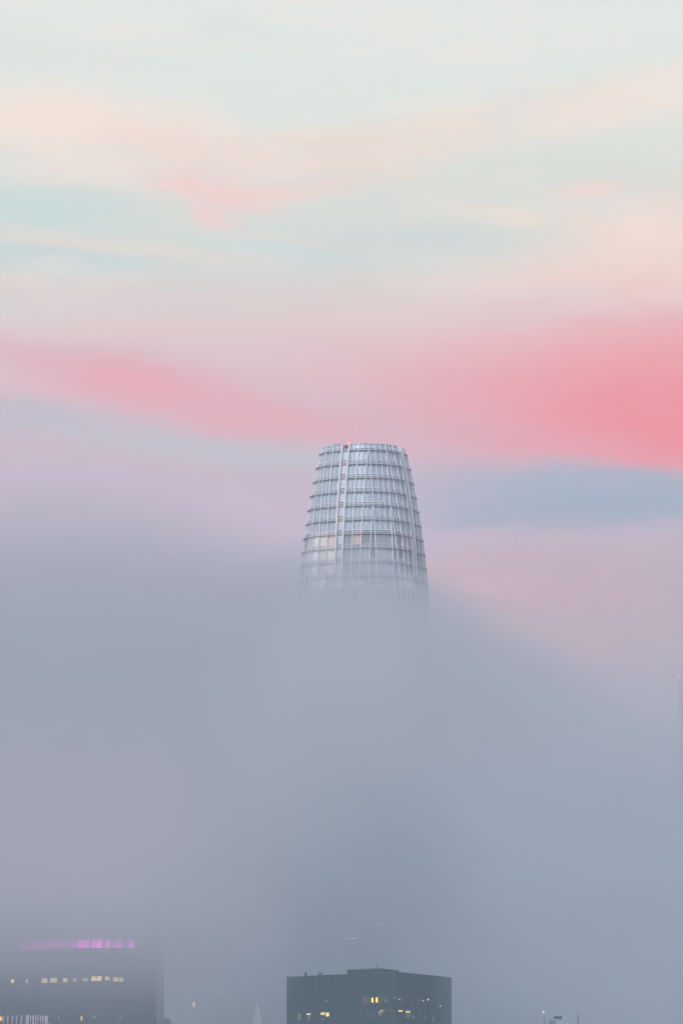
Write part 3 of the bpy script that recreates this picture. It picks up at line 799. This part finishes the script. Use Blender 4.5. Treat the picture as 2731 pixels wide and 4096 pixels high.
# pale pyramid
PY_ = 1590
pa = at(1029, 3995, PY_); pl, pr_ = at(1006, 4096, PY_), at(1051, 4096, PY_)
pyr = empty('pyramid_tower', (pa.x, PY_, 0), label='pale thin pyramid tower, barely visible through the fog', cat='tower')
sl_ = (pr_.x - pl.x) / 2 / (pa.z - pl.z)
hb = sl_ * pa.z
bm = bmesh.new(); prism(bm, [(-hb, -hb), (hb, -hb), (hb, hb), (-hb, hb)], 0, pa.z - .8, [(-.12, -.12), (.12, -.12), (.12, .12), (-.12, .12)]); bm.normal_update(); wall_uv(bm)
link_mesh('wall', bm, facade_mat('pale stone', (.55, .50, .46), (.8, .76, .7), 2.0, 3.6, .2, .4, .7), pyr)
bm = bmesh.new(); boxmesh(bm, -.12, .12, -.12, .12, pa.z - .79, pa.z + 4); link_mesh('finial', bm, M_fin, pyr)
# building whose two lit cornices glimmer in the fog
GY = 1790
gk = at(1468, 3690, GY)
gl = empty('cornice_tower', (gk.x, GY, 0), label='fog hidden tower behind the black block, showing only two faint lit cornices', cat='tower')
def grel(px, py, dy): v = at(px, py, GY + dy); return v.x - gk.x, v.z
bm = bmesh.new(); xl, _ = grel(1370, 3750, 10); xr, _ = grel(1556, 3700, 10); zl = at(1375, 3756, GY + 9).z; zr = at(1552, 3700, GY + 9).z
prism(bm, [(0, 0), (xr, 10), (xr, 36), (xl, 36), (xl, 10)], 0, zl - .3)
prism(bm, [(.2, 1), (xr, 11), (xr, 34), (.2, 34)], zl - .29, zr + .3)
link_mesh('wall', bm, weathered('stone wall', (.2, .21, .23), .7), gl)
def strip(px0, px1, dy0, dy1, z, st):
    a = (at(px0, 3700, GY + dy0).x - gk.x, dy0 - .3); b = (at(px1, 3700, GY + dy1).x - gk.x, dy1 - .3)
    bm = bmesh.new(); prism(bm, [a, b, (b[0], b[1] + .2), (a[0], a[1] + .2)], z - .13, z + .13)
    link_mesh('lit_cornice', bm, glow('cornice light', (255, 215, 170), st * CORN), gl)
strip(1376, 1398, 9, 6.5, zl, .6); strip(1401, 1430, 6.2, 3.4, zl, 1.1)
strip(1506, 1530, 3.6, 6, zr, .7); strip(1531, 1552, 6.2, 8.6, zr, 1.0)

# roof hut with cooling drum, and its masts
RY = 1200
def c7(x, y): return 2120 + x / 5.6, 3990 + y / 5.6
hut0 = at(*c7(415, 500), RY); hut1 = at(*c7(795, 500), RY)
hut = empty('roof_hut', (hut0.x, RY, 0), label='pale metal clad rooftop hut with louvre panels, under the dark cooling drum', cat='rooftop hut')
wd = hut1.x - hut0.x; xm = wd * (555 - 415) / 380
zh = hut0.z
bm = bmesh.new(); boxmesh(bm, 0, wd, 0, 3.5, 0, zh)
link_mesh('wall', bm, weathered('pale green cladding', (.36, .46, .47), .55, 0, .1, 1.2), hut)
for a_, b_ in ((.06, xm * .5 - .04), (xm * .5 + .03, xm - .04)):
    bm = bmesh.new(); z_ = zh - .15
    while z_ > zh - 3: boxmesh(bm, a_, b_, -.05, -.01, z_ - .07, z_); z_ -= .13
    link_mesh('louvre', bm, pbr('louvre grey', (.17, .22, .24), .5)[0], hut)
for f_ in (.38, .62, .81):
    bm = bmesh.new(); boxmesh(bm, wd * f_, wd * f_ + .05, -.05, -.005, zh - 4, zh - .05); link_mesh('rib', bm, pbr('rib white', (.55, .62, .62), .5)[0], hut)
bm = bmesh.new(); boxmesh(bm, -.05, wd + .05, -.08, 3.55, zh + .005, zh + .08); link_mesh('roof_edge', bm, pbr('edge', (.4, .48, .48), .5)[0], hut)
d0, d1 = at(*c7(527, 440), RY), at(*c7(708, 440), RY)
rr = abs(at(*c7(540, 405), RY).z - at(*c7(540, 470), RY).z) / 2
drum = empty('cooling_drum', (d0.x, RY + .6, zh + .085), label='dark round cooling drum lying on the metal clad rooftop hut', cat='cooling unit')
ld = d1.x - d0.x; zc_ = .12 + rr
M_drum = weathered('dark green drum', (.055, .085, .09), .5, .2)
def cylx(bm, x0, x1, r0, r1, zc):
    bmesh.ops.create_cone(bm, cap_ends=True, segments=24, radius1=r0, radius2=r1, depth=x1 - x0, matrix=Matrix.Translation(((x0 + x1) / 2, 0, zc)) @ Matrix.Rotation(R(90), 4, 'Y'))
bm = bmesh.new(); cylx(bm, 0, ld * .12, rr * .75, rr, zc_); cylx(bm, ld * .121, ld * .34, rr, rr, zc_); link_mesh('fan_cowl', bm, M_drum, drum)
bm = bmesh.new(); cylx(bm, ld * .342, ld * .86, rr * .86, rr * .86, zc_); link_mesh('body', bm, M_drum, drum)
for f_ in (.45, .6, .74):
    bm = bmesh.new(); cylx(bm, ld * f_, ld * f_ + .05, rr * .98, rr * .98, zc_); link_mesh('band', bm, M_drum, drum)
bm = bmesh.new(); cylx(bm, ld * .862, ld, rr * 1.12, rr * 1.12, zc_ + .02); link_mesh('flange', bm, M_drum, drum)
for f_ in (.15, .5, .88):
    bm = bmesh.new(); boxmesh(bm, ld * f_, ld * f_ + .08, -.3, .3, 0, .2); link_mesh('foot', bm, M_drum, drum)
M_mast = pbr('mast grey', (.07, .1, .105), .5)[0]
# slim masts
def mast(px, ytop, label, cage):
    t = at(px, ytop, RY)
    r = empty('mast', (t.x, RY, 0), label=label, cat='mast')
    b = at(px, 4072, RY).z
    bm = bmesh.new(); boxmesh(bm, -.035, .035, -.035, .035, b, t.z); link_mesh('rod', bm, M_mast, r)
    bm = bmesh.new()
    if cage:
        boxmesh(bm, -.06, .06, -.06, .06, 0, b - .01)
        for x in (-.25,): boxmesh(bm, x, x + .05, -.05, .05, b - 4, b + .1)
        for zz in (0, -1.0): boxmesh(bm, -.2, -.07, -.03, .03, b + zz - .1, b + zz - .05); boxmesh(bm, .07, .3, -.03, .03, b + zz - .3, b + zz - .25)
    else: boxmesh(bm, -.05, .05, -.05, .05, 0, b - .01)
    link_mesh('pole', bm, M_mast, r)
    return r
mast(2311.7, 4051, 'thin mast with side brackets standing clear of the rooftop hut', True)
m2 = mast(2176, 4080, 'short thin mast beside the louvred end of the rooftop hut', False)
# distant lamps on buildings, each carried here by a stand-in pole
def building_lamp(px, py, Y, col, st, label):
    t = at(px, py, Y); r = empty('building_lamp', (t.x, Y, 0), label=label, cat='lamp')
    bm = bmesh.new(); boxmesh(bm, -.06, .06, -.06, .06, 0, t.z - .31); link_mesh('pole', bm, pbr('pole grey', (.25, .26, .28), .6)[0], r)
    ball('lamp', (0, 0, t.z), .28, glow('lamp glow', col, st), r)
building_lamp(2172, 4047, 1590, (255, 240, 225), 4, 'small white building lamp above the short thin mast')
building_lamp(2319, 4038, 1620, (255, 190, 190), 1.3, 'faint rosy building lamp above the mast with side brackets')
# ------------------------------------------------------------------ fog bodies
from mathutils import noise as mn
def fnoise(x, z, s):
    return sum(mn.noise(Vector((x * 2 ** o, z * 2 ** o, s + o * 7.3))) * .6 ** o for o in range(4))

FOGC = (.70, .735, .758)
Y0 = 1930
TOP = [(-6000, 2250), (-3000, 2050), (-800, 1940), (0, 1880), (350, 1870), (697, 1925), (1045, 2110), (1200, 2122), (1500, 2128), (1742, 2225), (1960, 2345), (2265, 2485), (2613, 2700), (2731, 2790), (3600, 2950), (6000, 3100)]
TOPW = [(at(px, py, Y0).x, at(px, py, Y0).z) for px, py in TOP]
SOFTW = [(at(px, 2300, Y0).x, s) for px, s in ((-3000, 36), (0, 42), (697, 38), (1045, 25), (1200, 18), (1500, 18), (1742, 21), (2265, 32), (2731, 36), (6000, 36))]
def main_tf(x, u):
    zt = smooth_curve(TOPW, x) + 3.0 * fnoise(x / 60, 0, 2)
    z = 70 + (zt - 70) * (1 - (1 - u) ** 1.6) if u < 1 else zt
    d = zt - z
    t = 200 * (max(d, 0) / smooth_curve(SOFTW, x)) ** 1.8
    t *= 1 + .8 * math.exp(-d / 22) * fnoise(x / 45, z / 16, 5)
    cap = 450 if z > 168 else 450 - 60 * min(1, (168 - z) / 42)
    t = cap * (1 - math.exp(-t / cap)) + .5
    t *= 1 + .12 * hash_noise(x, z, 1)
    tb = 200 * (max(d, 0) / smooth_curve(SOFTW, x)) ** 1.8 * .3
    return z, t, 500 * (1 - math.exp(-tb / 500)) + .5
fog_body('fog_bank', vol('fog', .012, FOGC), [i * 6 - 480 for i in range(161)], 90, Y0, .115, 'dense grey blue fog bank rolling over the city and swallowing the tall tower', main_tf, None)
Y1 = 850
LO = [(78, .3), (83.8, .48), (87, .8), (90.5, 1.6), (94, 3.1), (97.4, 5.2), (101, 5.6), (106, 4.6), (112, 2.8), (118, 1.4), (124, .6), (130, .15), (134, 0)]
def low_tf(x, u):
    z = 60 + 74 * u
    tau = smooth_curve(LO, z) if z > 78 else .3
    xa, xb = at(560, 3900, Y1).x, at(1250, 3900, Y1).x
    k = min(1, max(0, (xb - x) / (xb - xa))); k = k * k * (3 - 2 * k)
    t = tau / .02 * (1 + .1 * hash_noise(x * 2, z * 2, 4)) * k
    return z, t * .5 + .15, min(t * .5, 140) + .15
fog_body('low_cloud', vol('low fog', .02, (.73, .725, .75)), [i * 5 - 200 for i in range(43)], 50, Y1, .055, 'thick low cloud drifting before the bowed high-rise', low_tf, None)
# extra paler fog body added to lighten the lower right, behind the rooftop hut
def right_tf(x, u):
    z = 60 + 170 * u
    xa, xb = at(1500, 3900, 1420).x, at(2800, 3900, 1420).x
    k = min(1, max(0, (x - xa) / (xb - xa))); k = k * k * (3 - 2 * k)
    v = min(1, (z - 60) / 40) * (1 - max(0, (z - 150) / 80)) 
    t = 130 * k * max(0, v) * (1 + .3 * fnoise(x / 30, z / 20, 9))
    return z, t * .5 + .15, t * .5 + .15
fog_body('low_cloud', vol('right fog', .014, (.76, .80, .83)), [i * 6 for i in range(0, 50)], 50, 1420, .06, 'added pale blue fog lightening the air behind the rooftop hut', right_tf, None)
def mist_tf(x, u):
    z = 20 + 112 * u
    t = 900 * (1 if z < 92 else max(0, 1 - (z - 92) / 40) ** 1.5)
    return z, t * .5 + .2, t * .5 + .2
fog_body('street_mist', vol('mist', MIST, (.42, .74, .83)), [i * 20 - 240 for i in range(25)], 30, 850, .045, 'thin pale mist lying over the lower roofs', mist_tf, None)
bm = bmesh.new(); bmesh.ops.create_cube(bm, size=1)
hz = link_mesh('haze', bm, vol('haze', HAZE, (.80, .80, .82)))
hz.scale = (9000, 9000, 341); hz.location = (0, 3000, 169.5)
tag(hz, 'thin even haze filling the air over the city', 'haze', None, 'stuff')
S.view_settings.view_transform = 'Standard'; S.view_settings.look = 'None'
S.view_settings.exposure = 0; S.view_settings.gamma = 1
c = S.cycles
c.max_bounces = 14; c.volume_bounces = 8; c.diffuse_bounces = 3; c.glossy_bounces = 3; c.transparent_max_bounces = 8
c.use_denoising = True
